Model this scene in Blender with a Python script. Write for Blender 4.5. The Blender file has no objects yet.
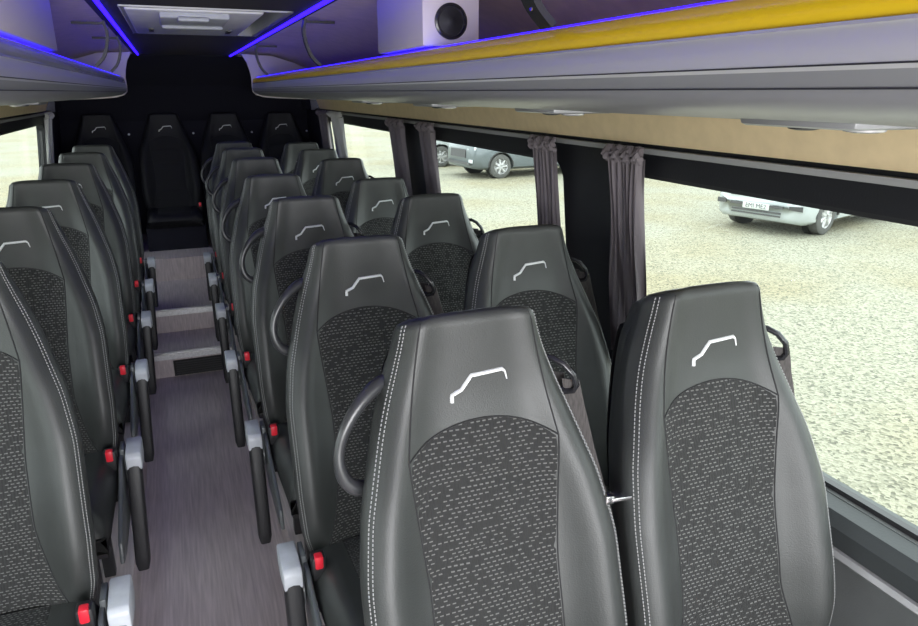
import bpy, bmesh, math, random
import numpy as np
from mathutils import Vector, Matrix
random.seed(4)
sc = bpy.context.scene
LIFT = 1.75            # the aisle floor lies at z = 0; numbers below are measured from eye height
# ------------------------------------------------------------------ camera
FPX, CX, CY, VX, VY = 690.0, 459.0, 313.0, 167.0, 92.0
TH = math.atan((CY-VY)/FPX); PS = math.atan((CX-VX)*math.cos(TH)/FPX)
cam_d = bpy.data.cameras.new('camera'); cam = bpy.data.objects.new('camera', cam_d)
sc.collection.objects.link(cam); sc.camera = cam
cam_d.sensor_width = 36; cam_d.lens = FPX/918*36; cam_d.clip_start = .02; cam_d.clip_end = 300
fwd = Vector((math.sin(PS)*math.cos(TH), math.cos(PS)*math.cos(TH), -math.sin(TH)))
rgt = Vector((math.cos(PS), -math.sin(PS), 0)); upv = rgt.cross(fwd)
cam.matrix_world = Matrix(((rgt.x, upv.x, -fwd.x, 0), (rgt.y, upv.y, -fwd.y, 0), (rgt.z, upv.z, -fwd.z, 0), (0, 0, 0, 1)))
# ------------------------------------------------------------------ world, exposure
w = bpy.data.worlds.new('overcast_sky'); sc.world = w; w.use_nodes = True
bg = w.node_tree.nodes['Background']
bg.inputs[0].default_value = (.93, .97, 1, 1); bg.inputs[1].default_value = 2.4
sc.view_settings.view_transform = 'Standard'; sc.view_settings.look = 'None'
sc.view_settings.gamma = 1; sc.view_settings.use_curve_mapping = False
sc.view_settings.exposure = 1.0
# area light added to brighten the interior, standing in for windscreen daylight behind camera
ld = bpy.data.lights.new('windscreen_fill_light', 'AREA'); ld.shape = 'RECTANGLE'; ld.size = 1.8; ld.size_y = .95; ld.energy = 52; ld.color = (.98,.98,1)
lo = bpy.data.objects.new('windscreen_fill_light', ld); sc.collection.objects.link(lo); lo.location = (.17, -1.55, -.30); lo.rotation_euler = (math.pi/2, 0, 0)

# ------------------------------------------------------------------ materials
def mat(name, col, rough=.5, metal=0, noise=None, bump=None, emis=None, coat=0, spec=.5):
    m = bpy.data.materials.new(name); m.use_nodes = True; nt = m.node_tree; b = nt.nodes['Principled BSDF']
    b.inputs['Base Color'].default_value = (*col, 1); b.inputs['Roughness'].default_value = rough
    b.inputs['Metallic'].default_value = metal; b.inputs['Specular IOR Level'].default_value = spec
    b.inputs['Coat Weight'].default_value = coat
    tc = nt.nodes.new('ShaderNodeTexCoord')
    mp = nt.nodes.new('ShaderNodeMapping'); nt.links.new(tc.outputs['Object'], mp.inputs[0])
    if noise:      # (scale, amount, (sx,sy,sz))
        n = nt.nodes.new('ShaderNodeTexNoise'); n.inputs['Scale'].default_value = noise[0]; n.inputs['Detail'].default_value = 4
        if len(noise) > 2: mp.inputs['Scale'].default_value = noise[2]
        nt.links.new(mp.outputs[0], n.inputs[0])
        r = nt.nodes.new('ShaderNodeValToRGB'); a = noise[1]
        r.color_ramp.elements[0].position = .3; r.color_ramp.elements[1].position = .7
        r.color_ramp.elements[0].color = (*[c*(1-a) for c in col], 1); r.color_ramp.elements[1].color = (*[min(1, c*(1+a)) for c in col], 1)
        nt.links.new(n.outputs[0], r.inputs[0]); nt.links.new(r.outputs[0], b.inputs['Base Color'])
    if bump:       # (scale, strength)
        n2 = nt.nodes.new('ShaderNodeTexNoise'); n2.inputs['Scale'].default_value = bump[0]; n2.inputs['Detail'].default_value = 3
        nt.links.new(tc.outputs['Object'], n2.inputs[0])
        bp = nt.nodes.new('ShaderNodeBump'); bp.inputs['Strength'].default_value = bump[1]; bp.inputs['Distance'].default_value = .002
        nt.links.new(n2.outputs[0], bp.inputs['Height']); nt.links.new(bp.outputs[0], b.inputs['Normal'])
    if emis:
        b.inputs['Emission Color'].default_value = (*emis[0], 1); b.inputs['Emission Strength'].default_value = emis[1]
    return m
M = dict(
 leather=mat('charcoal_leather', (.032,.034,.033), .46, noise=(9,.12), bump=(350,.25), spec=.5),
 shadeleather=mat('leather_darkened_for_shade', (.006,.006,.009), .6, bump=(350,.25), spec=.3),  # seat leather darkened: shade of the dim rear row put into the colour
 shadecloth=mat('cloth_darkened_for_shade', (.006,.006,.009), .9, bump=(400,.3)),  # seat cloth darkened the same way for the rear row's shade
 seam=mat('black_thread', (.012,.012,.013), .8),
 stitch=mat('grey_thread', (.28,.28,.28), .7),
 logo=mat('silver_thread', (.72,.73,.74), .45),
 shell=mat('black_plastic', (.018,.018,.02), .45, bump=(300,.15)),
 gloss=mat('gloss_black_plastic', (.02,.02,.023), .25),
 handle=mat('dark_grey_handle', (.034,.035,.038), .3),
 cap=mat('light_grey_plastic', (.48,.50,.54), .4, noise=(30,.08)),
 shield=mat('mid_grey_plastic', (.10,.11,.115), .3),
 red=mat('red_button', (.75,.02,.04), .35),
 chrome=mat('polished_metal', (.75,.75,.76), .18, 1),
 webbing=mat('belt_webbing', (.075,.068,.066), .7, noise=(60,.3,(6,6,.3)), bump=(500,.3)),
 black=mat('black_wall_trim', (.007,.0075,.011), .55, bump=(200,.2)),
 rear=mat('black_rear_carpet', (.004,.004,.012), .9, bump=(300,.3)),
 beige=mat('beige_fabric_panel', (.70,.565,.345), .85, noise=(25,.05), bump=(400,.2)),
 ceil=mat('taupe_ceiling_fabric', (.62,.50,.42), .9, noise=(20,.08), bump=(400,.3)),
 dceil=mat('dark_ceiling_fabric', (.028,.023,.024), .9, bump=(400,.3)),
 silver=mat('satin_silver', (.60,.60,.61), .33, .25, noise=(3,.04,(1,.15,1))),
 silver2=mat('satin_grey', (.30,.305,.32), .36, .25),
 lip=mat('bright_silver', (.62,.62,.63), .25, .5),
 yellow=mat('yellow_enamel', (.95,.64,.010), .3),
 groove=mat('groove_black', (.03,.03,.035), .6),
 led=mat('blue_led', (.02,.01,.3), .5, emis=((.016,.004,1.0), 3.0)),
 purple=mat('speaker_housing', (.60,.54,.56), .5),
 white=mat('white_plastic', (.80,.80,.80), .35, noise=(12,.06)),
 curtain=mat('mauve_grey_curtain', (.135,.118,.128), .85, bump=(500,.3)),
 sheer=mat('pale_curtain', (.5,.5,.48), .85, bump=(500,.3)),
 rail=mat('grey_rail', (.36,.365,.37), .4, .2),
 sill=mat('dark_grey_sill', (.045,.05,.052), .5, bump=(200,.2)),
 lower=mat('grey_side_panel', (.10,.105,.105), .7, noise=(10,.08), bump=(300,.3)),
 alu=mat('ribbed_aluminium', (.70,.70,.70), .3, .7, noise=(80,.12,(1,6,1))),
 grille=mat('dark_grille', (.008,.008,.008), .6),
 rubber=mat('tyre_rubber', (.09,.09,.085), .85, bump=(60,.4)),
 carwhite=mat('white_car_paint', (.40,.43,.43), .25, coat=.6),
 vansilver=mat('silver_van_paint', (.12,.14,.15), .3, .2, coat=.5),
 carglass=mat('dark_car_glass', (.03,.04,.045), .08),
 carblack=mat('car_black_plastic', (.05,.05,.05), .6),
 alloy=mat('alloy_wheel', (.5,.5,.5), .35, .5),
 lampglass=mat('headlamp_glass', (.55,.58,.6), .12),
 plate=mat('plate_white', (.55,.57,.55), .5),
 ink=mat('plate_ink', (.10,.10,.11), .6),
)
def floor_mat():
    m = mat('wood_grain_vinyl', (.52,.455,.455), .5, noise=(13,.17,(9,.4,1)), bump=(90,.12)); return m
M['floor'] = floor_mat()
def gravel_mat():
    m = bpy.data.materials.new('pale_gravel'); m.use_nodes = True; nt = m.node_tree; b = nt.nodes['Principled BSDF']
    tc = nt.nodes.new('ShaderNodeTexCoord'); v = nt.nodes.new('ShaderNodeTexVoronoi'); v.inputs['Scale'].default_value = 40
    n = nt.nodes.new('ShaderNodeTexNoise'); n.inputs['Scale'].default_value = .35; n.inputs['Detail'].default_value = 6
    nt.links.new(tc.outputs['Object'], v.inputs[0]); nt.links.new(tc.outputs['Object'], n.inputs[0])
    r = nt.nodes.new('ShaderNodeValToRGB'); e = r.color_ramp.elements
    e[0].position = .0; e[0].color = (.10,.10,.086,1); e[1].position = .75; e[1].color = (.30,.30,.258,1)
    k = e.new(.3); k.color = (.215,.215,.182,1)
    sx = nt.nodes.new('ShaderNodeSeparateColor'); nt.links.new(v.outputs['Color'], sx.inputs[0]); nt.links.new(sx.outputs[0], r.inputs[0])
    r2 = nt.nodes.new('ShaderNodeValToRGB'); r2.color_ramp.elements[0].position = .42; r2.color_ramp.elements[1].position = .64
    r2.color_ramp.elements[0].color = (1,.975,.86,1); r2.color_ramp.elements[1].color = (.92,.82,.60,1); nt.links.new(n.outputs[0], r2.inputs[0])
    mx = nt.nodes.new('ShaderNodeMix'); mx.data_type = 'RGBA'; mx.blend_type = 'MULTIPLY'; mx.inputs[0].default_value = 1
    nt.links.new(r.outputs[0], mx.inputs[6]); nt.links.new(r2.outputs[0], mx.inputs[7]); nt.links.new(mx.outputs[2], b.inputs['Base Color'])
    b.inputs['Roughness'].default_value = .95
    bp = nt.nodes.new('ShaderNodeBump'); bp.inputs['Strength'].default_value = .6; bp.inputs['Distance'].default_value = .03
    nt.links.new(v.outputs['Distance'], bp.inputs['Height']); nt.links.new(bp.outputs[0], b.inputs['Normal'])
    return m
M['gravel'] = gravel_mat()
def fabric_mat():     # dark cloth woven with short pale dashes; UV is in metres
    m = bpy.data.materials.new('dash_pattern_cloth'); m.use_nodes = True; nt = m.node_tree; b = nt.nodes['Principled BSDF']
    uv = nt.nodes.new('ShaderNodeUVMap'); sp = nt.nodes.new('ShaderNodeSeparateXYZ'); nt.links.new(uv.outputs[0], sp.inputs[0])
    def mth(op, a, bb=None):
        n = nt.nodes.new('ShaderNodeMath'); n.operation = op
        for i, q in enumerate((a, bb)):
            if q is None: continue
            if isinstance(q, (int, float)): n.inputs[i].default_value = q
            else: nt.links.new(q, n.inputs[i])
        return n.outputs[0]
    V = mth('DIVIDE', sp.outputs[1], .0076); row = mth('FLOOR', V)
    sh = mth('FRACT', mth('MULTIPLY', row, .381))
    U = mth('ADD', mth('DIVIDE', sp.outputs[0], .0112), sh); colm = mth('FLOOR', U)
    cx = nt.nodes.new('ShaderNodeCombineXYZ'); nt.links.new(colm, cx.inputs[0]); nt.links.new(row, cx.inputs[1])
    wn = nt.nodes.new('ShaderNodeTexWhiteNoise'); wn.noise_dimensions = '2D'; nt.links.new(cx.outputs[0], wn.inputs['Vector'])
    fu, fv = mth('FRACT', U), mth('FRACT', V)
    mask = mth('MULTIPLY', mth('MULTIPLY', mth('LESS_THAN', fu, .6), mth('LESS_THAN', mth('ABSOLUTE', mth('SUBTRACT', fv, .5)), .145)), mth('GREATER_THAN', wn.outputs['Value'], .22))
    mx = nt.nodes.new('ShaderNodeMix'); mx.data_type = 'RGBA'; nt.links.new(mask, mx.inputs[0])
    mx.inputs[6].default_value = (.017,.017,.017,1); mx.inputs[7].default_value = (.115,.115,.112,1)
    nt.links.new(mx.outputs[2], b.inputs['Base Color']); b.inputs['Roughness'].default_value = .9
    wv = mth('SINE', mth('MULTIPLY', sp.outputs[0], 900)); bp = nt.nodes.new('ShaderNodeBump'); bp.inputs['Strength'].default_value = .5; bp.inputs['Distance'].default_value = .001
    nt.links.new(wv, bp.inputs['Height']); nt.links.new(bp.outputs[0], b.inputs['Normal'])
    return m
M['fabric'] = fabric_mat()
def glass_mat():
    m = bpy.data.materials.new('window_glass'); m.use_nodes = True; nt = m.node_tree; nt.nodes.remove(nt.nodes['Principled BSDF'])
    t = nt.nodes.new('ShaderNodeBsdfTransparent'); t.inputs[0].default_value = (.93,.97,.95,1)
    g = nt.nodes.new('ShaderNodeBsdfGlossy'); g.inputs['Roughness'].default_value = .02
    x = nt.nodes.new('ShaderNodeMixShader'); x.inputs[0].default_value = .05
    nt.links.new(t.outputs[0], x.inputs[1]); nt.links.new(g.outputs[0], x.inputs[2]); nt.links.new(x.outputs[0], nt.nodes['Material Output'].inputs[0])
    return m
M['glass'] = glass_mat()

# ------------------------------------------------------------------ mesh helpers
class MB:
    def __init__(s): s.v = []; s.f = []; s.uv = None
    def add(s, vs, fs):
        o = len(s.v); s.v += [tuple(p) for p in vs]; s.f += [tuple(i+o for i in f) for f in fs]; return s
    def box(s, x0, x1, y0, y1, z0, z1):
        x0,x1=sorted((x0,x1)); y0,y1=sorted((y0,y1)); z0,z1=sorted((z0,z1))
        return s.add([(x0,y0,z0),(x1,y0,z0),(x1,y1,z0),(x0,y1,z0),(x0,y0,z1),(x1,y0,z1),(x1,y1,z1),(x0,y1,z1)],
                     [(0,3,2,1),(4,5,6,7),(0,1,5,4),(1,2,6,5),(2,3,7,6),(3,0,4,7)])
    def grid(s, rows, close=False):
        n = len(rows[0]); vs = [p for r in rows for p in r]; fs = []
        for i in range(len(rows)-1):
            for j in range(n if close else n-1):
                k = (j+1) % n; fs.append((i*n+j, i*n+k, (i+1)*n+k, (i+1)*n+j))
        return s.add(vs, fs)
    def cap(s, ring): return s.add(ring, [tuple(range(len(ring)))])
    def prism_y(s, prof, y0, y1):      # closed (x,z) outline swept along y
        a = [(x,y0,z) for x,z in prof]; b = [(x,y1,z) for x,z in prof]
        s.grid([a,b], True); s.add(a, [tuple(range(len(a)))]); s.add(b, [tuple(reversed(range(len(b))))]); return s
    def tube(s, pts, r, seg=8, caps=True):
        P = [Vector(p) for p in pts]; rows = []; R = r if isinstance(r, (list, tuple)) else [r]*len(P); up = None
        for i, p in enumerate(P):
            t = (P[min(i+1, len(P)-1)]-P[max(i-1, 0)]).normalized()
            if up is None: up = Vector((0,0,1)) if abs(t.z) < .9 else Vector((1,0,0))
            a = (up - t*up.dot(t)).normalized(); up = a; b = t.cross(a)
            rows.append([p+(a*math.cos(q)+b*math.sin(q))*R[i] for q in [2*math.pi*k/seg for k in range(seg)]])
        s.grid(rows, True)
        if caps: s.cap(rows[0]); s.cap(rows[-1])
        return s
    def ribbon(s, pts, wv, th):        # flat strap; wv is the width vector
        P = [Vector(p) for p in pts]; rows = []
        for i, p in enumerate(P):
            wd = Vector(wv[i]) if isinstance(wv, list) else Vector(wv)
            t = (P[min(i+1, len(P)-1)]-P[max(i-1, 0)]).normalized(); n = t.cross(wd).normalized()*th/2; h = wd/2
            rows.append([p-h-n, p+h-n, p+h+n, p-h+n])
        s.grid(rows, True); s.cap(rows[0]); s.cap(rows[-1]); return s
    def lathe(s, c, axis, prof, seg=24, caps=3):   # prof: (radius, distance along axis)
        a = Vector(axis).normalized(); u = (Vector((0,0,1)) if abs(a.z) < .9 else Vector((1,0,0))); u = (u-a*u.dot(a)).normalized(); v = a.cross(u); c = Vector(c)
        rows = [[c+a*d+(u*math.cos(2*math.pi*k/seg)+v*math.sin(2*math.pi*k/seg))*r for k in range(seg)] for r, d in prof]
        s.grid(rows, True)
        if caps & 1: s.cap(rows[0])
        if caps & 2: s.cap(rows[-1])
        return s
    def build(s, name, m, parent=None, smooth=False, bevel=0, seg=2, loc=None):
        me = bpy.data.meshes.new(name); me.from_pydata([tuple(p) for p in s.v], [], s.f); me.update()
        bm = bmesh.new(); bm.from_mesh(me)
        bmesh.ops.remove_doubles(bm, verts=bm.verts, dist=1e-5); bmesh.ops.recalc_face_normals(bm, faces=bm.faces)
        if bevel:
            es = [e for e in bm.edges if len(e.link_faces) == 2 and e.calc_face_angle() > .6]
            bmesh.ops.bevel(bm, geom=es, offset=bevel, segments=seg, profile=.5, affect='EDGES', clamp_overlap=True)
        bm.to_mesh(me); bm.free(); me.materials.append(m if not isinstance(m, str) else M[m])
        if smooth or bevel:
            for p in me.polygons: p.use_smooth = True
            me.set_sharp_from_angle(angle=math.radians(45 if not bevel else 35))
        o = bpy.data.objects.new(name, me); sc.collection.objects.link(o)
        if parent: o.parent = parent
        if loc: o.location = loc
        return o
def tag(o, label=None, cat=None, group=None, kind=None):
    if label: o['label'] = label
    if cat: o['category'] = cat
    if group: o['group'] = group
    if kind: o['kind'] = kind
    return o
def empty(name, loc=(0,0,0), rz=0):
    o = bpy.data.objects.new(name, None); sc.collection.objects.link(o); o.location = loc; o.rotation_euler[2] = rz; o.empty_display_size = .1; return o
def struct(o): o['kind'] = 'structure'; return o
def copy_tree(o, parent=None):
    c = o.copy(); sc.collection.objects.link(c)
    if parent: c.parent = parent
    for ch in o.children: copy_tree(ch, c)
    return c

# ------------------------------------------------------------------ bus shell
XC = .17                      # the bus's middle; the left side mirrors the right about it
Y0, YR = -1.6, 7.05           # open windscreen end, rear end
def mir(x): return 2*XC - x
def wx(z):                    # inner wall distance by height (walls lean in towards the roof)
    return float(np.interp(z, [-1.75,-.86,-.15,0.0], [1.285,1.285,1.215,1.17]))
def wall_piece(mb, side, y0, y1, z0, z1, off=0, th=.05):
    n = 3; zs = [z0+(z1-z0)*i/n for i in range(n+1)]
    inn = [(wx(z)+off, z) for z in zs]; out = [(wx(z)+off+th, z) for z in reversed(zs)]
    pr = inn+out
    if side < 0: pr = [(mir(x), z) for x, z in pr]
    mb.prism_y(pr, y0, y1)
GT, GB = -.221, -.86          # window glass top and bottom
WIN = [(-1.45,-.25), (.05,1.77), (2.09,3.56), (3.86,6.12)]
for side, nm in ((1,'right'), (-1,'left')):
    mb = MB()
    ys = [Y0]+[q for w_ in WIN for q in w_]+[YR]
    for i in range(0, len(ys), 2): wall_piece(mb, side, ys[i], ys[i+1], GB, GT)
    wall_piece(mb, side, Y0, YR, GT, -.135)
    # rounded corners of the window openings
    for (a, b) in WIN:
        for (yc, s) in ((a,1), (b,-1)):
            for (zc, t) in ((GT,-1), (GB,1)):
                r = .07; pts = [(0,0)]+[(r*(1-math.cos(q)), r*(1-math.sin(q))) for q in [math.pi/2*k/6 for k in range(7)]]
                pts = [(yc+s*p[0], zc+t*p[1]) for p in pts]
                A = [(wx(z) if side > 0 else mir(wx(z)), y, z) for y, z in pts]; B = [((wx(z)+.05) if side > 0 else mir(wx(z)+.05), y, z) for y, z in pts]
                mb.grid([A,B], True); mb.cap(A); mb.cap(B)
    struct(mb.build('wall_'+nm, 'black'))
    mb = MB(); wall_piece(mb, side, Y0, YR, -1.75, GB, .0, .06); struct(mb.build('wall_%s_lower' % nm, 'lower'))
    for i, (a, b) in enumerate(WIN):
        n = i+1 + (4 if side < 0 else 0)
        mb = MB(); wall_piece(mb, side, a, b, GB, GT, .030, .006); o = struct(mb.build('window_%d' % n, 'glass'))
        f = MB()
        for (p, q) in ((a, a+.012), (b-.012, b)): wall_piece(f, side, p, q, GB+.06, GT-.06, .012, .018)
        wall_piece(f, side, a+.06, b-.06, GB, GB+.012, .012, .018); wall_piece(f, side, a+.06, b-.06, GT-.012, GT, .012, .018)
        f.build('rubber_seal', 'shell', o)
T = [0]
def trim(mb, m, **k):
    T[0] += 1; return struct(mb.build('trim_%d' % T[0], m, **k))
def sp(side, prof, y0, y1):
    return MB().prism_y([(x if side > 0 else mir(x), z) for x, z in prof], y0, y1)
for side in (1,-1):
    # beige cloth band between rack and windows, then the roof curve behind the racks
    trim(sp(side, [(1.205,-.136),(1.165,-.03),(1.17,-.02),(1.27,-.02),(1.27,-.136)], Y0, 6.2), 'beige')
    # sill: dark shelf, polished strip
    trim(sp(side, [(1.285,-.862),(1.25,-.872),(1.235,-.90),(1.245,-.950),(1.285,-.96)], Y0, 6.2), 'sill', smooth=False)
    trim(sp(side, [(1.27,-.952),(1.243,-.956),(1.238,-.968),(1.25,-.98),(1.27,-.98)], Y0, 6.2), 'lip')
    # curtain rail
    trim(sp(side, [(1.192,-.147),(1.192,-.161),(1.214,-.161),(1.214,-.147)], Y0, 6.15), 'rail')
# ceiling
cv = [(1.18,-.02),(1.15,.06),(1.08,.15),(.95,.225),(.78,.272),(.56,.29)]
for side in (1,-1):
    out = [(x+.03 if x > .6 else x, z+.03) for x, z in reversed(cv)]
    struct(sp(side, cv+out, Y0, 6.45).build('ceiling', 'ceil', smooth=True))
cl, cr = mir(.56), .56
# centre ceiling with the hatch opening
HX0, HX1, HY0, HY1 = -.125, .475, 2.86, 4.12
mb = MB(); mb.box(cl, cr, Y0, HY0, .29, .33); mb.box(cl, cr, HY1, 6.45, .29, .33); mb.box(cl, HX0, HY0, HY1, .29, .33); mb.box(HX1, cr, HY0, HY1, .29, .33)
struct(mb.build('ceiling', 'dceil'))
# rear wall, leaning in at the top
xl, xr = mir(1.34), 1.34
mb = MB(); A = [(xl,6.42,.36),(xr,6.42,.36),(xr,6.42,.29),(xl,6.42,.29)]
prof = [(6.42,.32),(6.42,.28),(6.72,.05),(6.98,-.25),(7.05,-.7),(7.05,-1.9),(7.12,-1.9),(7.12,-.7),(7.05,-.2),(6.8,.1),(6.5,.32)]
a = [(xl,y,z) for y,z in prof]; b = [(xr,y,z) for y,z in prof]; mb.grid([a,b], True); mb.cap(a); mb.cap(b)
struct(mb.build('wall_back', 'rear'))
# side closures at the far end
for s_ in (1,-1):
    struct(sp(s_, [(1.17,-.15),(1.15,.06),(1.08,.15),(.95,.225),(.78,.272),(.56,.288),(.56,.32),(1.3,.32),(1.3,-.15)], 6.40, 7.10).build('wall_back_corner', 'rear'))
# floor: aisle, side platforms, steps and rear platform
FL, FRR = -.30, .235
mb = MB(); mb.box(FL, FRR, Y0, 4.55, -1.80, -1.75); struct(mb.build('floor', 'floor'))
mb = MB(); mb.box(mir(1.285), FL, Y0, 5.87, -1.80, -1.60); mb.box(FRR, 1.285, Y0, 5.87, -1.80, -1.60); struct(mb.build('floor', 'floor'))
mb = MB(); mb.box(FL, FRR, 4.51, 4.98, -1.80, -1.60); mb.box(FL, FRR, 4.98, 5.87, -1.80, -1.45); mb.box(mir(1.285), 1.285, 5.87, 7.06, -1.80, -1.27)
struct(mb.build('floor', 'floor'))
for (y, z) in ((4.51,-1.60), (4.98,-1.45)):
    m_ = MB(); m_.box(FL, FRR, y-.008, y+.045, z, z+.007); m_.box(FL, FRR, y-.012, y, z-.028, z+.007)
    for k in range(4): m_.box(FL, FRR, y+.003+k*.01, y+.007+k*.01, z+.007, z+.010)
    trim(m_, 'alu')
# black heater grille in the first riser
t_ = empty('heater_grille', (.02, 4.50, -1.74)); tag(t_, 'black slatted heater grille set in the lowest aisle step', 'grille')
g_ = MB(); g_.box(-.18,.20,-.012,.004,.0,.10); g_.build('frame', 'grille', t_)
g_ = MB()
for k in range(6): g_.box(-.165,.185,-.018,-.010,.010+k*.015,.017+k*.015)
g_.build('slat_panel', 'shell', t_)

# ------------------------------------------------------------------ ground outside
mb = MB(); mb.box(-60, 80, -40, 120, -2.56, -2.50); g = mb.build('gravel_lot', 'gravel'); struct(g)

# ------------------------------------------------------------------ LED strips
for side, where in ((1,'right'), (-1,'left')):
    x0, x1 = (.515,.528) if side > 0 else (mir(.528), mir(.515))
    m_ = MB(); m_.box(x0, x1, Y0+.1, 6.40, .280, .289)
    tag(m_.build('light_strip', 'led'), 'blue glowing light strip along the ceiling above the %s luggage rack' % where, 'light strip', 'blue ceiling light strips')

# ------------------------------------------------------------------ luggage racks
RE = 5.66
def rack(side):
    t = empty('luggage_rack', (XC + side*.6, 2.0, .1))
    inv = Matrix.Translation(-Vector(t.location))
    def part(mb, name, m, parent=None, **k):
        mb.v = [inv @ Vector(p) for p in mb.v]; return mb.build(name, m, parent or t, **k)
    nose = [(.640,.105),(.622,.098),(.612,.066),(.606,.063),(.602,.045),(.602,.038),(.602,.030),(.602,.026),(.603,.020),(.605,.008),(.607,.004),(.608,.001),(.609,-.002),
            (.622,-.012),(.650,-.022),(.70,-.030),(.78,-.037),(.90,-.044),(1.12,-.050)]
    sx = (lambda P: P) if side > 0 else (lambda P: [(mir(x), z) for x, z in P])
    up = nose[3:9]; up_c = up + [(x+.012, z) for x, z in reversed(up)]
    lo = nose[8:]; lo_c = lo + [(1.12,-.035),(.90,-.030),(.70,-.015),(.64,.005),(.625,.020)]
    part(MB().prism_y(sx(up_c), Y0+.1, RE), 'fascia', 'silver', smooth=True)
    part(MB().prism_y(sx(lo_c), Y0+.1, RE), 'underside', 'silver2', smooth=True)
    lipp = nose[:4]; lip_c = [(.640,.100),(.628,.103),(.616,.098),(.608,.085),(.606,.072),(.609,.065),(.625,.063),(.640,.085)]
    l_ = part(MB().prism_y(sx(lip_c), Y0+.1, RE), 'lip', 'yellow' if side > 0 else 'lip', smooth=True)
    if side > 0: l_['label'] = 'bright yellow edge strip'
    for (z) in (.025, .003):
        part(MB().prism_y(sx([(.6012 if z > .02 else .6058,z-.0009),(.6012 if z > .02 else .6058,z+.0009),(.612,z+.0009),(.612,z-.0009)]), Y0+.1, RE-.01), 'groove', 'groove')
    part(MB().prism_y(sx([(.6025,.0605),(.6025,.0640),(.61,.0640),(.61,.0605)]), Y0+.1, RE-.01), 'bright_line', 'lip')
    part(MB().prism_y(sx([(.622,.012),(.622,.022),(1.15,.022),(1.15,.012)]), Y0+.1, RE), 'shelf', 'ceil')
    part(MB().prism_y(sx([(.632,.100),(.632,.106),(.642,.106),(.642,.100)]), Y0+.1, RE-.05), 'light_strip', 'led')
    # rounded end plate: outline follows the nose and rises to the ceiling
    e = [(.54,.27),(.575,.21),(.592,.15),(.600,.10),(.598,.04),(.602,.0),(.625,-.022),(.68,-.038),(.78,-.046),(.95,-.052),(1.12,-.054),(1.13,.02),(1.09,.11),(1.02,.17),(.93,.21),(.76,.26)]
    part(MB().prism_y(sx(e), RE, RE+.022), 'end_plate', 'purple', smooth=False, bevel=.006)
    # curved supports from ceiling to lip
    for y in ((1.10, 3.05, 4.75) if side > 0 else (1.0, 3.45, 4.35)):
        P = [(.555,.283),(.545,.24),(.552,.19),(.572,.14),(.605,.105)]
        # smooth
        Q = []
        for i in range(21):
            u = i/20*(len(P)-1); k = min(int(u), len(P)-2); fr = u-k
            p0, p1, p2, p3 = P[max(k-1,0)], P[k], P[k+1], P[min(k+2,len(P)-1)]
            Q.append(tuple(.5*((2*p1[c])+(-p0[c]+p2[c])*fr+(2*p0[c]-5*p1[c]+4*p2[c]-p3[c])*fr**2+(-p0[c]+3*p1[c]-3*p2[c]+p3[c])*fr**3) for c in range(2)))
        Q = sx(Q); wdt = .030 if y > 1.5 else .040
        h = MB(); h.ribbon([(x, y, z) for x, z in Q], (0, wdt, 0), .012)
        hb = part(h, 'support_strap', 'shell', smooth=True)
        for k in (4,8,12,16):
            s_ = MB(); s_.lathe((Q[k][0]-side*.006, y, Q[k][1]), (-side,0,0), [(.0045,0),(.0045,.002)], 8); part(s_, 'screw', 'chrome', hb)
        x0 = Q[0][0]; h = MB(); h.box(x0, x0+side*.12, y-.006, y+.006, .268, .278); part(h, 'roof_bracket', 'shell', hb)
    # passenger service units under the rack
    for y in (.74, 1.50, 2.30, 3.20):
        u = MB(); u.box(XC+side*.62, XC+side*.78, y-.10, y+.10, -.047, -.030)
        s = part(u, 'service_panel', 'silver2', bevel=.008)
        u = MB(); u.lathe((XC+side*.70, y-.05, -.047), (0,0,-1), [(.028,0),(.026,.004),(.016,.006)], 16); part(u, 'reading_lamp', 'lip', s, smooth=True)
        u = MB(); u.lathe((XC+side*.70, y+.05, -.047), (0,0,-1), [(.024,0),(.022,.005),(.012,.007)], 16); part(u, 'air_nozzle', 'shell', s, smooth=True)
    return t
tag(rack(1), 'long silver overhead luggage rack with bright yellow edge above the right windows', 'luggage rack')
tag(rack(-1), 'long ribbed silver overhead luggage rack above the left windows', 'luggage rack')
# loudspeaker housings standing in the racks
def speaker(side, y0, y1, label):
    t = empty('loudspeaker_box', (XC+side*.53, y0, .10)); tag(t, label, 'loudspeaker', 'loudspeakers in the luggage racks')
    s = side
    b = MB(); b.box(-s*.082, s*.074, 0, y1-y0, .012, .165); b.build('housing', 'purple', t, bevel=.004)
    r = MB(); r.lathe((-s*.006,-.001,.072), (0,-1,0), [(.044,0),(.044,.005),(.039,.007),(.037,.002)], 40); r.build('ring', 'gloss', t, smooth=True)
    r = MB(); r.lathe((-s*.006,-.001,.072), (0,-1,0), [(.037,0),(.030,.003),(.014,.0035),(.010,.006),(.002,.007)], 40); r.build('mesh_cone', 'grille', t, smooth=True)
    return t
speaker(1, 1.78, 2.20, 'pale loudspeaker box with round black speaker in the right luggage rack')
speaker(-1, 1.50, 2.40, 'pale box standing in the left luggage rack above the silver edge')

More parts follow.
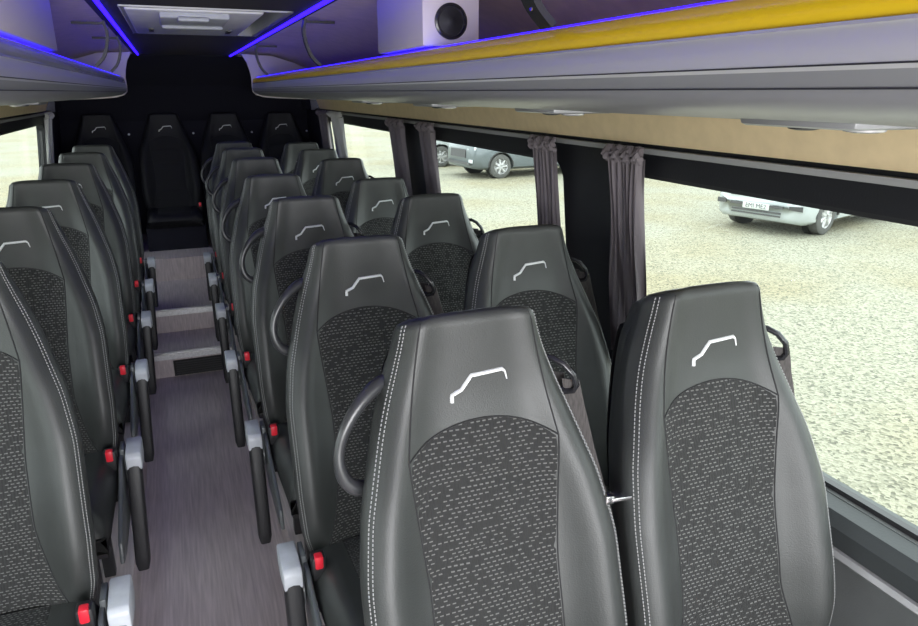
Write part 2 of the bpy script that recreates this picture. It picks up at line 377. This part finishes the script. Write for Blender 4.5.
# ------------------------------------------------------------------ roof hatch
t = empty('roof_hatch', ((HX0+HX1)/2, (HY0+HY1)/2, .29)); tag(t, 'white roof hatch with moulded handle in the dark ceiling', 'roof hatch')
hw, hl = (HX1-HX0)/2, (HY1-HY0)/2
m_ = MB()
for a in ((-hw,hw,-hl,-hl+.02), (-hw,hw,hl-.02,hl), (-hw,-hw+.02,-hl,hl), (hw-.02,hw,-hl,hl)): m_.box(*a, -.006, .08)
m_.build('frame', 'rail', t, bevel=.003)
m_ = MB(); m_.box(-hw+.02, hw-.02, -hl+.02, hl-.02, .07, .080); m_.build('light_well', 'glass', t)
m_ = MB(); m_.box(-hw+.02, hw-.02, -hl+.02, hl-.02, .058, .066); m_.build('blind', 'white', t)
m_ = MB(); m_.box(-hw+.015, hw-.10, -hl+.03, hl-.10, -.014, .012); p = m_.build('inner_panel', 'white', t, bevel=.012)
m_ = MB(); m_.box(-.17, .075, -hl+.05, -hl+.40, -.034, -.012); m_.box(-.11, .0, -hl+.02, -hl+.12, -.046, -.030); m_.box(-.165, .07, -hl+.36, -hl+.42, -.046, -.030)
m_.build('handle', 'cap', p, bevel=.010)
m_ = MB()
for sx_ in (-1,1): m_.box(sx_*.17-.04-.010, sx_*.17-.04+.010, .15, .30, -.020, -.010)
m_.build('hinge', 'shell', p)

# ------------------------------------------------------------------ curtains
def curtain(x, y0, y1, zt, zb, folds, m, label, group=None, seedv=0):
    rnd = random.Random(seedv); yc = (y0+y1)/2; hw_ = (y1-y0)/2
    t = empty('curtain', (x, yc, zb)); tag(t, label, 'curtain', group)
    n = folds*8; rows = []; nz = 22; ph = rnd.random()*6
    s = 1 if x > XC else -1
    for sgn in (0, 1):
        rows = rows
    def pt(i, k, off):
        z = zt-.02 + (zb-zt+.02)*k/nz; f = k/nz
        wd = hw_*(.90 - .10*math.sin(math.pi*min(1, f*1.6)) + .10*f)
        a = i/n*2-1; amp = .010+.004*math.sin(i*1.7)
        lean = (wx(z)-wx(zt))*s if x > XC else (wx(z)-wx(zt))*s
        return (lean + amp*math.sin(i/n*folds*2*math.pi+ph+.5*math.sin(f*4)) + off, a*wd+.004*math.sin(f*9+i), z-zb)
    mb = MB(); F_ = [[pt(i,k,0) for i in range(n+1)] for k in range(nz+1)]; B_ = [[pt(i,k,.003) for i in range(n+1)] for k in range(nz+1)]
    mb.grid(F_); mb.grid(B_); ring = F_[0]+B_[0][::-1]; mb.add(ring, [tuple(range(len(ring)))]) ; ring = F_[-1]+B_[-1][::-1]; mb.add(ring, [tuple(range(len(ring)))])
    mb.build('cloth', m, t, smooth=True)
    # ruffled heading gathered on the rail
    rows = []
    for k in range(9):
        z = (zt+.012 - .045*k/8) - zb; r_ = .004+.011*math.sin(math.pi*k/8)
        rows.append([(-s*r_*(1+.7*math.sin(i*1.9+k*.8+ph)) , (i/n*2-1)*hw_*1.03, z+.004*math.sin(i*2.3+k)) for i in range(n+1)])
    mb = MB(); mb.grid(rows); mb.grid([[(p[0]+s*.006, p[1], p[2]) for p in r] for r in rows]); mb.build('heading', m, t, smooth=True)
    return t
cx_ = 1.165
G = 'mauve grey curtains at the right windows'
curtain(cx_, 1.57, 1.735, -.155, -.78, 7, 'curtain', 'mauve grey gathered curtain at the wide window beside the nearest window seat', G, 1)
curtain(cx_, 2.04, 2.20, -.155, -.95, 6, 'curtain', 'mauve grey curtain on the near edge of the middle right window, beside the black pillar', G, 2)
curtain(cx_, 3.22, 3.44, -.155, -.95, 6, 'curtain', 'mauve grey curtain on the far edge of the middle right window, by the silver van', G, 3)
curtain(cx_, 3.70, 3.98, -.155, -.95, 7, 'curtain', 'mauve grey curtain on the near edge of the rearmost right window', G, 4)
curtain(cx_, 5.72, 6.08, -.155, -.95, 6, 'curtain', 'mauve grey curtain at the far end of the rearmost right window', G, 5)
curtain(1.175, 5.22, 5.66, -.155, -.95, 6, 'sheer', 'pale translucent curtain inside the rearmost right window', None, 7)
curtain(mir(cx_), 5.83, 6.12, -.155, -.95, 6, 'sheer', 'pale grey curtain at the far end of the left window', None, 6)

# ------------------------------------------------------------------ passenger seats
ZB, ZH = .42, .822            # backrest foot above the platform, and its height
def sm(xs, ys):
    t = np.linspace(0, 1, 201); v = np.interp(t, xs, ys); k = np.hanning(23); k /= k.sum()
    vp = np.concatenate([2*v[0]-v[11:0:-1], v, 2*v[-1]-v[-2:-13:-1]]); v = np.convolve(vp, k, 'valid')
    return lambda q: float(np.interp(q, t, v))
Wf = sm([0,.08,.22,.5,.62,.76,.88,.96,1],[.220,.237,.2445,.243,.226,.188,.151,.132,.126])
Yf = sm([0,.15,.3,.5,.7,.82,.93,1],[.040,.058,.083,.133,.181,.205,.212,.214])
Df = sm([0,.5,.8,.95,1],[.10,.105,.135,.145,.14])
Bf = sm([0,.1,.2,.5,.66,.76,.88,1],[.03,.058,.072,.066,.05,.032,.016,.012])
Qt = .975
def surf(u, t, back=False):
    q = max(0, (t-Qt)/(1-Qt)); rd = 1-math.sqrt(max(0, 1-q*q)); d = Df(t)
    wd = Wf(t) - .010*rd; au = abs(u)
    edge = .5*d*(1-math.sqrt(max(0, 1-au**9)))
    side = min(1, au)
    if back: wd *= .90+.10*au**16*0
    b = Bf(t)*math.exp(-((min(side,.86)-.86)/.25)**2)
    crown = -.008*(1-side**2) if t > .7 else -.008*(1-side**2)*t/.7
    ym = Yf(t)+d/2
    if not back: y = Yf(t)+edge-b+crown; 
    else: y = Yf(t)+d-edge
    y = ym+(y-ym)*(1-.16*rd)
    k = max(0, min(1, (t-.84)/.14)); k = k*k*(3-2*k); fr_ = (y-(Yf(t)-b))/d
    return Vector((wd*u, y, ZB+ZH*t - .062*k*max(0, fr_)**1.3))
def onsurf(x, t, off=0):
    return surf(max(-1, min(1, x/(Wf(t)))), t) + Vector((0,-off,0))
TS = [i/40*.965 for i in range(41)] + [Qt+(1-Qt)*math.sin(math.pi/2*k/8) for k in range(0, 9)]
US = [math.copysign(math.sin(math.pi/2*abs(k/20-1))**.8, k-20) for k in range(41)]
def backrest_mesh():
    mb = MB(); rows = []
    for t in TS: rows.append([surf(u,t) for u in US]+[surf(u,t,True) for u in reversed(US[1:-1])])
    top = rows[-1]; cen = sum(top, Vector())/len(top)
    for f, dz in ((.95,.003),(.82,.005),(.6,.007),(.3,.008),(.05,.008)): rows.append([cen+(p-cen)*f+Vector((0,0,dz)) for p in top])
    mb.grid(rows, True); mb.cap(rows[0]); mb.cap(rows[-1]); return mb
WI = sm([0,.1,.25,.45,.6,.7,1],[.185,.152,.124,.124,.135,.142,.142])
def ttop(s): return .718+.053*(1-s*s)
def insert_mesh(parent, fm='fabric'):
    nx, nr = 26, 50; V, F, UV = [], [], []
    for j in range(nr+1):
        for i in range(nx+1):
            s = i/nx*2-1; r = j/nr; t = .015+r*(ttop(s)-.015); x = s*WI(t)
            e = (1-abs(s)**6)*(1-(abs(2*r-1))**14); cre = sum(math.exp(-((t-tc-.03*(1-s*s))/.010)**2) for tc in (.62,.47,.20))
            p = onsurf(x, t, -.0006+.0085*e-.006*min(1,cre)*e); V.append(p); UV.append((x, t*.83))
    for j in range(nr):
        for i in range(nx): a = j*(nx+1)+i; F.append((a, a+1, a+nx+2, a+nx+1))
    me = bpy.data.meshes.new('insert'); me.from_pydata(V, [], F); uvl = me.uv_layers.new(name='UVMap')
    for lp in me.loops: uvl.data[lp.index].uv = UV[lp.vertex_index]
    for p in me.polygons: p.use_smooth = True
    me.materials.append(M[fm]); o = bpy.data.objects.new('cloth_insert', me); sc.collection.objects.link(o); o.parent = parent; return o
def rbox(mb_args, name, m, t, bevel, seg=3): return MB().box(*mb_args).build(name, m, t, bevel=bevel, seg=seg)
def seam_mesh():
    mb = MB()
    for s in (-1,1):
        P = [onsurf(s*(.104+(.142-.104)*(.975-t)/.257), t, .0002) for t in np.linspace(.992,.718,14)] + [onsurf(s*WI(t), t, .0005) for t in np.linspace(.71,.02,34)]
        mb.tube(P, .0016, 5)
    mb.tube([onsurf(s*WI(ttop(s)), ttop(s), .0005) for s in np.linspace(-1,1,24)], .0016, 5)
    return mb
def stitch_mesh(sd):
    mb = MB(); n = 125
    for s in (sd,):
        for uu in (.945,.968):
            for k in range(n):
                t0 = .02+(.994-.02)*k/n; t1 = t0+.0048
                a, b = surf(s*uu, t0), surf(s*uu, t1); nrm = Vector((s*.5,-.86,0))*.0012
                mb.ribbon([a+nrm, b+nrm], (.0015,.0008*s,0), .0012)
    return mb
def logo_mesh():
    P = [(-.044,.0),(-.0435,.015),(-.024,.024),(-.004,.051),(.060,.055),(.066,.049),(.070,.032)]
    R = [.0036,.0036,.0036,.0036,.0034,.0018,.0012]
    mb = MB(); Q = []
    for i in range(len(P)-1):
        for k in range(4): f = k/4; Q.append((P[i][0]*(1-f)+P[i+1][0]*f, P[i][1]*(1-f)+P[i+1][1]*f, R[i]*(1-f)+R[i+1]*f))
    Q.append((*P[-1], R[-1]))
    mb.tube([onsurf(x*.93-.008, (z*.85+.668)/ZH, .0006) for x, z, r in Q], [r for *_, r in Q], 6); return mb
def cushion(t, dark=False):
    mb = MB(); rows = []; X = .232; Yn, Yb = -.42, .03
    ny = 22; nx = 24
    def P(a, b, top):
        x = a*X; y = Yn+(Yb-Yn)*b; fr = max(0, 1-b/.16); rnd = 1-math.sqrt(max(0, 1-fr*fr)); ed = 1-math.sqrt(max(0, 1-abs(a)**6))
        z = .455 + .018*math.exp(-((abs(a)-.8)/.15)**2) - .012*b - .06*rnd - .055*ed
        if not top: z = .345 + .03*rnd+.02*ed
        return (x*(1-.06*(1-b)), y, z)
    As = [math.sin(math.pi/2*(k/(nx/2)-1)) for k in range(nx+1)]; Bs = [(k/ny)**1.5 for k in range(ny+1)]
    for b in Bs: rows.append([P(a,b,True) for a in As]+[P(a,b,False) for a in reversed(As)])
    mb.grid(rows, True); mb.cap(rows[0]); mb.cap(rows[-1]); c = mb.build('cushion', 'shadeleather' if dark else 'leather', t, smooth=True)
    # cloth centre of the cushion
    V, F, UV = [], [], []; n1, n2 = 14, 20
    for j in range(n2+1):
        for i in range(n1+1):
            s = i/n1*2-1; b = .06+.94*j/n2; a = s*.60; p = P(a, b, True); e = (1-abs(s)**6)
            V.append((p[0], p[1], p[2]-.001+.006*e)); UV.append((p[0], p[1]))
    for j in range(n2):
        for i in range(n1): a = j*(n1+1)+i; F.append((a, a+1, a+n1+2, a+n1+1))
    me = bpy.data.meshes.new('cushion_cloth'); me.from_pydata(V, [], F); uvl = me.uv_layers.new(name='UVMap')
    for lp in me.loops: uvl.data[lp.index].uv = UV[lp.vertex_index]
    for p in me.polygons: p.use_smooth = True
    me.materials.append(M['shadecloth' if dark else 'fabric']); o = bpy.data.objects.new('cloth_insert', me); sc.collection.objects.link(o); o.parent = c
    return c
def armrest(t, s):            # s: side of the seat the armrest is on
    b = MB(); b.box(s*.238, s*.252, -.02, .05, .33, .46); br = b.build('arm_bracket', 'shield', t, bevel=.003)
    # pivot cap: light grey wedge
    mb = MB(); x0, x1 = s*.257, s*.305
    pr = [(.055,.452),(.048,.470),(-.062,.463),(-.074,.450),(-.074,.405),(.02,.385),(.055,.41)]
    a = [(x0,y,z) for y,z in pr]; bb = [(x1,y,z) for y,z in pr]; mb.grid([a,bb], True); mb.cap(a); mb.cap(bb); mb.build('pivot_cap', 'cap', t, bevel=.006)
    # pad hanging down beside the cushion, slightly curved
    rows = []
    for k in range(15):
        f = k/14; z = .452-.405*f; yc = -.042-.035*math.sin(f*1.5)-.015*f; hy = .026*(1+.15*math.sin(math.pi*f)); hx = .0235
        xc = s*(.281-(.018 if s > 0 else 0)*f)
        if k == 14: hy *= .75; hx *= .75
        rows.append([(xc+hx*math.copysign(abs(math.cos(q))**.45, math.cos(q)), yc+hy*math.copysign(abs(math.sin(q))**.45, math.sin(q)), z) for q in [2*math.pi*i/20 for i in range(20)]])
    mb = MB(); mb.grid(rows, True); mb.cap(rows[0]); mb.cap(rows[-1]); mb.build('arm_pad', 'shell', t, smooth=True)
    mb = MB(); mb.lathe((s*.252, -.01, .36), (s,0,0), [(.045,0),(.045,.004),(.038,.008)], 24); mb.build('pivot_disc', 'shield', t, smooth=True)
    # grey side shield between armrest and cushion
    mb = MB(); pr = [(.02,.44),(-.06,.445),(-.14,.41),(-.26,.37),(-.36,.33),(-.38,.27),(-.30,.25),(-.05,.25),(.03,.30)]
    a = [(s*.236,y,z) for y,z in pr]; bb = [(s*.248,y,z) for y,z in pr]; mb.grid([a,bb], True); mb.cap(a); mb.cap(bb); mb.build('side_shield', 'shield', t, bevel=.004)
def buckle(t, s):
    mb = MB(); mb.box(s*.196, s*.232, -.075, -.035, .415, .485); h = mb.build('buckle', 'shell', t, bevel=.007)
    mb = MB(); mb.box(s*.203, s*.225, -.079, -.052, .452, .489); b = mb.build('release_button', 'red', h, bevel=.005); b['label'] = 'red release button'
    mb = MB(); mb.ribbon([(s*.214,-.04,.30),(s*.214,-.045,.37),(s*.214,-.052,.44)], (0,.022,0), .01); mb.build('buckle_stalk', 'shell', h)
def belt(t, s, clip=True):
    mb = MB()
    P = [(s*.150,.250,1.125),(s*.165,.228,1.128),(s*.182,.214,1.118),(s*.198,.205,1.098),(s*.206,.205,1.075),(s*.203,.212,1.062),(s*.192,.222,1.058),(s*.175,.235,1.066),(s*.160,.250,1.075)]
    mb.tube(P, .0065, 8); g = mb.build('belt_guide', 'gloss', t, smooth=True)
    # front run of the webbing
    W1 = [(s*.198,.214,1.085),(s*.212,.215,1.03),(s*.236,.205,.94),(s*.258,.160,.82),(s*.260,.120,.68),(s*.260,.09,.55),(s*.258,.06,.40),(s*.258,.05,.20)]
    Q = []
    for i in range(len(W1)-1):
        for k in range(5): f = k/5; Q.append(tuple(W1[i][c]*(1-f)+W1[i+1][c]*f for c in range(3)))
    Q.append(W1[-1]); n = len(Q)
    mb = MB(); mb.ribbon(Q, [(s*(.024+.004*math.sin(i*.3)), -.022, 0) for i in range(n)], .003); mb.build('webbing', 'webbing', t, smooth=True)
    W2 = [(x-s*.006, y+.042, z) for x, y, z in Q]
    mb = MB(); mb.ribbon(W2, [(s*.020, -.022, 0)]*n, .003); mb.build('webbing', 'webbing', t, smooth=True)
    if clip:
        mb = MB(); mb.box(-.004,.050,-.012,.012,-.003,.003); mb.box(-.012,.0,-.010,.010,-.006,.006)
        mb.v = [(s*1.5*p[0]+s*.236, p[1]+.11, p[2]*1.4+.882-.12*p[0]) for p in mb.v]; mb.build('belt_tongue', 'chrome', t, bevel=.002)
def handle(t, s):
    P = [(-.130,.262,1.118),(-.165,.250,1.118),(-.202,.235,1.095),(-.230,.225,1.060),(-.244,.220,1.025),(-.246,.215,.995),(-.238,.212,.968),(-.220,.212,.950),(-.19,.215,.942)]
    Q = []
    for i in range(len(P)*4-3):
        u = i/4; k = min(int(u), len(P)-2); fr = u-k; p0, p1, p2, p3 = P[max(k-1,0)], P[k], P[k+1], P[min(k+2,len(P)-1)]
        Q.append(tuple(.5*((2*p1[c])+(-p0[c]+p2[c])*fr+(2*p0[c]-5*p1[c]+4*p2[c]-p3[c])*fr**2+(-p0[c]+3*p1[c]-3*p2[c]+p3[c])*fr**3) for c in range(3)))
    mb = MB(); mb.tube([(-s*q[0], q[1], q[2]) for q in Q], [.0122+.0025*math.cos(abs(i/(len(Q)-1)*2-1)*math.pi)*-1 for i in range(len(Q))], 12)
    mb.build('grab_handle', 'handle', t, smooth=True)
def base(t):
    mb = MB(); mb.box(-.21,.21,-.38,.04,.30,.345); mb.build('seat_frame', 'shell', t, bevel=.006)
    for (y) in (-.30,-.02):
        for sx_ in (-1,1):
            mb = MB(); mb.box(sx_*.15-.018, sx_*.15+.018, y-.02, y+.02, .0, .30); mb.build('leg', 'shell', t, bevel=.004)
def make_seat(kind):
    t = empty('passenger_seat')
    bk = backrest_mesh().build('backrest', 'leather' if kind != 'rear' else 'shadeleather', t, smooth=True)
    insert_mesh(bk, 'fabric' if kind != 'rear' else 'shadecloth'); seam_mesh().build('seam', 'seam', bk, smooth=True); [stitch_mesh(q).build('stitching', 'stitch', bk) for q in ((-1,1) if kind != 'rear' else ())]
    logo_mesh().build('embroidered_emblem', 'logo', bk, smooth=True)
    cushion(t, kind == 'rear')
    # hard rear shell
    mb = MB(); rows = []
    for t_ in np.linspace(.03,.90,20):
        rows.append([surf(u*.9, t_, True)+Vector((0,.004,0)) for u in np.linspace(-1,1,13)])
    rr = [[p+Vector((0,.008,0)) for p in r] for r in rows]
    mb.grid(rows); mb.grid(rr); mb.build('back_shell', 'shell', t, smooth=True)
    if kind == 'aisle': base(t); armrest(t, -1); buckle(t, -1); belt(t, 1); handle(t, -1)
    if kind == 'window': base(t); buckle(t, -1); belt(t, 1, False)
    if kind == 'left': base(t); armrest(t, 1); buckle(t, 1); belt(t, -1, False)
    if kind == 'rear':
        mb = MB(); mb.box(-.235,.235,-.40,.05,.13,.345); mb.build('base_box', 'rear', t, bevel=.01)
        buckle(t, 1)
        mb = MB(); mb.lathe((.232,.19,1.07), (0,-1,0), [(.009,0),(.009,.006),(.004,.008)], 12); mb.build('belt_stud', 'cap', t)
    return t
YC = [.82,1.58,2.345,3.12,3.88,4.60,5.26]
words = ['nearest the camera','second from the camera','third from the camera','fourth from the camera','fifth from the camera','sixth from the camera','rearmost']
pa = make_seat('aisle'); pw = make_seat('window'); pl = make_seat('left'); pr_ = make_seat('rear')
for i, y in enumerate(YC):
    o = pa if i == 0 else copy_tree(pa); o.location = ((.445,.437,.428,.413,.418,.418,.416)[i], y, -1.60+(0,-.013,-.006,-.006,.008,.010,.010)[i])
    tag(o, 'grey leather seat with grab handle, right of aisle, %s' % words[i], 'seat', 'aisle seats right of the aisle')
    o = pw if i == 0 else copy_tree(pw); o.location = ((.946,.932,.918,.903,.908,.908,.907)[i], (y if i != 3 else 3.06)-.02, -1.60+(0,-.015,-.02,-.035,-.01,-.008,-.005)[i])
    tag(o, 'grey leather seat against the right windows, %s' % words[i], 'seat', 'window seats on the right')
lw = ['nearest, cut by picture edge','second from the camera','third from the camera','fourth from the camera','fifth from the camera','rearmost']
for i, y in enumerate(YC[1:]):
    o = pl if i == 0 else copy_tree(pl); o.location = (-.520, y-.02, -1.588)
    tag(o, 'charcoal leather single seat left of the aisle, %s' % lw[i], 'seat', 'single seats left of the aisle')
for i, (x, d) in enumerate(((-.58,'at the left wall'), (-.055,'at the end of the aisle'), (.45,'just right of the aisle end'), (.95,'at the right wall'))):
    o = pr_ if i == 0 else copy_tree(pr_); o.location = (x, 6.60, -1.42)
    tag(o, 'shade-darkened seat of the raised rear row %s' % d, 'seat', 'seats of the rear row')

# ------------------------------------------------------------------ vehicles on the gravel
def boolean_cut(o, cutters):
    for c in cutters:
        md = o.modifiers.new('cut', 'BOOLEAN'); md.operation = 'DIFFERENCE'; md.object = c; md.solver = 'EXACT'
    dg = bpy.context.evaluated_depsgraph_get(); me = bpy.data.meshes.new_from_object(o.evaluated_get(dg)); o.modifiers.clear(); o.data = me
    for c in cutters: bpy.data.objects.remove(c)
def vehicle(name, loc, heading, L, W, prof, wheels, R, paint, label, cat, glass_rows, plate_txt=None, van=False):
    # prof: stations (x from nose, z_bottom, z_belt, z_top, half width, roof half width); local -x is the front
    t = empty(name, loc, heading); tag(t, label, cat)
    mb = MB(); rows = []
    for (x, zb, zs, zt, hw_, rw) in prof:
        r = [(-hw_*.86,zb),(-hw_*.97,zb+.07),(-hw_,zb+.25),(-hw_,zs-.1),(-hw_*.96,zs),(-rw,zt-.06),(-rw*.85,zt),(rw*.85,zt),(rw,zt-.06),(hw_*.96,zs),(hw_,zs-.1),(hw_,zb+.25),(hw_*.97,zb+.07),(hw_*.86,zb)]
        rows.append([(x, y, z) for y, z in r])
    mb.grid(rows, True); mb.cap(rows[0]); mb.cap(rows[-1]); body = mb.build('body', paint, t, smooth=True)
    cs = []
    for xw in wheels:
        c = MB(); c.lathe((xw, -W, R), (0,1,0), [(R*1.17,0),(R*1.17,W*.5+.32)], 32); cs.append(c.build('cut', paint, t))
        c = MB(); c.lathe((xw, W, R), (0,-1,0), [(R*1.17,0),(R*1.17,W*.5+.32)], 32); cs.append(c.build('cut', paint, t))
    bpy.context.view_layer.update(); boolean_cut(body, cs)
    body.data.materials.clear(); body.data.materials.append(M[paint])
    for xw in wheels:
        for s in (-1,1):
            yo = s*(W/2-.02)
            m_ = MB(); m_.lathe((xw, yo, R), (0,-s,0), [(R*.64,0),(R*.9,-.0),(R*.985,.02),(R,.06),(R,.18),(R*.95,.22),(R*.64,.22)], 40, 0); wl = m_.build('wheel', 'rubber', t, smooth=True)
            m_ = MB(); m_.lathe((xw, yo, R), (0,-s,0), [(R*.66,.012),(R*.62,.03),(R*.56,.09),(R*.2,.09)], 32, 2); rim = m_.build('rim', 'alloy', wl, smooth=True)
            m_ = MB()
            for k in range(7):
                q = 2*math.pi*k/7; u = Vector((math.cos(q),0,math.sin(q))); m_.tube([Vector((xw,yo-s*.035,R))+u*R*.12, Vector((xw,yo-s*.03,R))+u*R*.60], [.045,.030], 6)
            m_.lathe((xw, yo-s*.025, R), (0,-s,0), [(R*.18,0),(R*.18,.05)], 16); m_.build('spokes', 'alloy', rim, smooth=True)
            m_ = MB(); m_.lathe((xw, s*(W/2-.20), R), (0,-s,0), [(R*1.1,0),(R*1.1,.1)], 24); m_.build('wheel_well', 'grille', t)
            m_ = MB(); m_.tube([(xw+R*1.19*math.cos(q), s*(W/2-.012), R+R*1.19*math.sin(q)) for q in [math.pi*k/16 for k in range(17)]], .025, 6); m_.build('arch_moulding', 'carblack', t, smooth=True)
    for (pts, nm, m) in glass_rows:      # quads on the body
        m_ = MB(); m_.add(pts, [tuple(range(len(pts)))]); n = m_.v
        a = Vector(n[1])-Vector(n[0]); b = Vector(n[2])-Vector(n[0]); nn = a.cross(b).normalized()*.012
        m_.v = [Vector(p)+nn for p in n]+[Vector(p)-nn for p in n]; k = len(n)
        m_.f = [tuple(range(k)), tuple(reversed(range(k,2*k)))]+[(i,(i+1)%k,(i+1)%k+k,i+k) for i in range(k)]
        m_.build(nm, m, t)
    return t
GZ = -2.5
def heading_from(near, far):   # track direction near wheel -> far wheel is local +y ... front is local -x
    d = Vector((far[0]-near[0], far[1]-near[1])).normalized(); return math.atan2(d.y, d.x) - math.pi/2
# white car seen through the wide window
n_, f_ = (10.87,9.2), (10.45,10.75); hd = heading_from(n_, f_); cxy = ((n_[0]+f_[0])/2, (n_[1]+f_[1])/2); xf = .82
ex = Vector((math.cos(hd), math.sin(hd)))
cprof = [(0,.30,.62,.78,.60,.55),(.05,.26,.72,.86,.80,.72),(.18,.22,.80,.95,.90,.80),(.5,.20,.90,1.02,.94,.80),(1.25,.20,1.0,1.12,.95,.80),(1.95,.20,1.02,1.60,.95,.66),(2.5,.20,1.03,1.66,.95,.66),(3.7,.20,1.03,1.62,.95,.64),(4.3,.25,1.0,1.35,.93,.66),(4.55,.32,.95,1.05,.86,.7)]
car = vehicle('parked_car', (cxy[0]-ex.x*xf, cxy[1]-ex.y*xf, GZ), hd, 4.5, 1.86, cprof, (xf, 3.5), .335, 'carwhite',
   'white parked car on the gravel outside the wide right window', 'car',
   [([(-.035,-.52,.50),(-.035,.52,.50),(-.028,.52,.54),(-.028,-.52,.54)],'grille_slot','carblack'),
    ([(.0,-.55,.66),(.0,.55,.66),(.0,.55,.76),(.0,-.55,.76)],'grille','shell'),
    ([(-.035,-.48,.40),(-.035,.48,.40),(-.030,.48,.43),(-.030,-.48,.43)],'grille_slot','carblack'),
    ([(-.035,-.48,.345),(-.035,.48,.345),(-.030,.48,.37),(-.030,-.48,.37)],'grille_slot','carblack'),
    ([(.045,-.84,.48),(-.02,-.62,.50),(-.02,-.62,.56),(.045,-.84,.57)],'fog_lamp','carblack'),
    ([(.045,.84,.48),(-.02,.62,.50),(-.02,.62,.56),(.045,.84,.57)],'fog_lamp','carblack'),
    ([(.075,-.82,.74),(.0,-.58,.74),(.02,-.58,.84),(.095,-.82,.85)],'headlamp','lampglass'),
    ([(.075,.82,.74),(.0,.58,.74),(.02,.58,.84),(.095,.82,.85)],'headlamp','lampglass'),
    ([(1.32,-.68,1.14),(1.32,.68,1.14),(1.93,.60,1.58),(1.93,-.60,1.58)],'windscreen','carglass'),
    ([(1.7,-.90,1.08),(3.9,-.90,1.08),(3.6,-.70,1.52),(2.1,-.70,1.52)],'side_glass','carglass'),
    ([(1.7,.90,1.08),(3.9,.90,1.08),(3.6,.70,1.52),(2.1,.70,1.52)],'side_glass','carglass')])
pl_ = MB(); pl_.box(-.048,-.034,-.26,.26,.445,.555); plo = pl_.build('number_plate', 'plate', car, bevel=.003)
def text_mesh(s, size, m, parent, loc, rot):
    c = bpy.data.curves.new('plate_characters', 'FONT'); c.body = s; c.size = size; c.align_x = 'CENTER'; c.align_y = 'CENTER'; c.extrude = .002
    o = bpy.data.objects.new('tmp', c); sc.collection.objects.link(o); bpy.context.view_layer.update()
    me = bpy.data.meshes.new_from_object(o.evaluated_get(bpy.context.evaluated_depsgraph_get())); bpy.data.objects.remove(o)
    me.materials.clear(); me.materials.append(M[m]); o = bpy.data.objects.new('plate_characters', me); sc.collection.objects.link(o); o.parent = parent; o.location = loc; o.rotation_euler = rot; return o
text_mesh('EMI ME2', .115, 'ink', plo, (-.050,0,.50), (math.pi/2, 0, -math.pi/2))
# silver van beyond the middle window
n_, f_ = (9.08,19.3), (8.95,20.95); hd = heading_from(n_, f_); cxy = ((n_[0]+f_[0])/2, (n_[1]+f_[1])/2); xf = .95; ex = Vector((math.cos(hd), math.sin(hd)))
vprof = [(0,.38,.85,1.0,.70,.62),(.06,.32,.95,1.12,.88,.78),(.25,.28,1.05,1.25,.96,.82),(.9,.26,1.2,1.42,1.0,.80),(1.3,.26,1.25,1.75,1.0,.80),(1.9,.26,1.3,2.35,1.0,.86),(2.4,.26,1.3,2.5,1.0,.88),(5.6,.26,1.3,2.5,1.0,.88),(5.75,.30,1.3,2.45,.98,.86)]
def van_glass():
    return [([(-.02,-.50,.62),(-.02,.50,.62),(-.0,.50,.86),(-.0,-.50,.86)],'grille','shell'),
    ([(-.035,-.80,.42),(-.035,.80,.42),(-.03,.80,.50),(-.03,-.80,.50)],'bumper_strip','carblack'),
    ([(.10,-.93,.86),(.0,-.62,.86),(.04,-.62,1.05),(.16,-.93,1.10)],'headlamp','lampglass'),
    ([(.10,.93,.86),(.0,.62,.86),(.04,.62,1.05),(.16,.93,1.10)],'headlamp','lampglass'),
    ([(.03,-.86,.48),(-.01,-.70,.48),(-.01,-.70,.58),(.03,-.86,.58)],'fog_lamp','lampglass'),
    ([(1.22,-.74,1.62),(1.22,.74,1.62),(1.88,.76,2.28),(1.88,-.76,2.28)],'windscreen','carglass'),
    ([(1.35,-.985,1.38),(2.4,-.985,1.38),(2.4,-.95,1.95),(1.75,-.95,1.95)],'side_glass','carglass'),
    ([(1.35,.985,1.38),(2.4,.985,1.38),(2.4,.95,1.95),(1.75,.95,1.95)],'side_glass','carglass')]
vehicle('parked_van', (cxy[0]-ex.x*xf, cxy[1]-ex.y*xf, GZ), hd, 5.7, 1.98, vprof, (xf, 4.5), .36, 'vansilver',
   'silver grey parked van on the gravel seen through the middle right window', 'van', van_glass())
vehicle('parked_van', (7.6, 23.9, GZ), hd-.02, 5.7, 1.98, vprof, (xf, 4.5), .36, 'carwhite',
   'white parked vehicle left of the silver van, mostly hidden by the curtain', 'van', van_glass())

# ------------------------------------------------------------------ put the aisle floor at z = 0
for o in sc.objects:
    if o.parent is None: o.location.z += LIFT
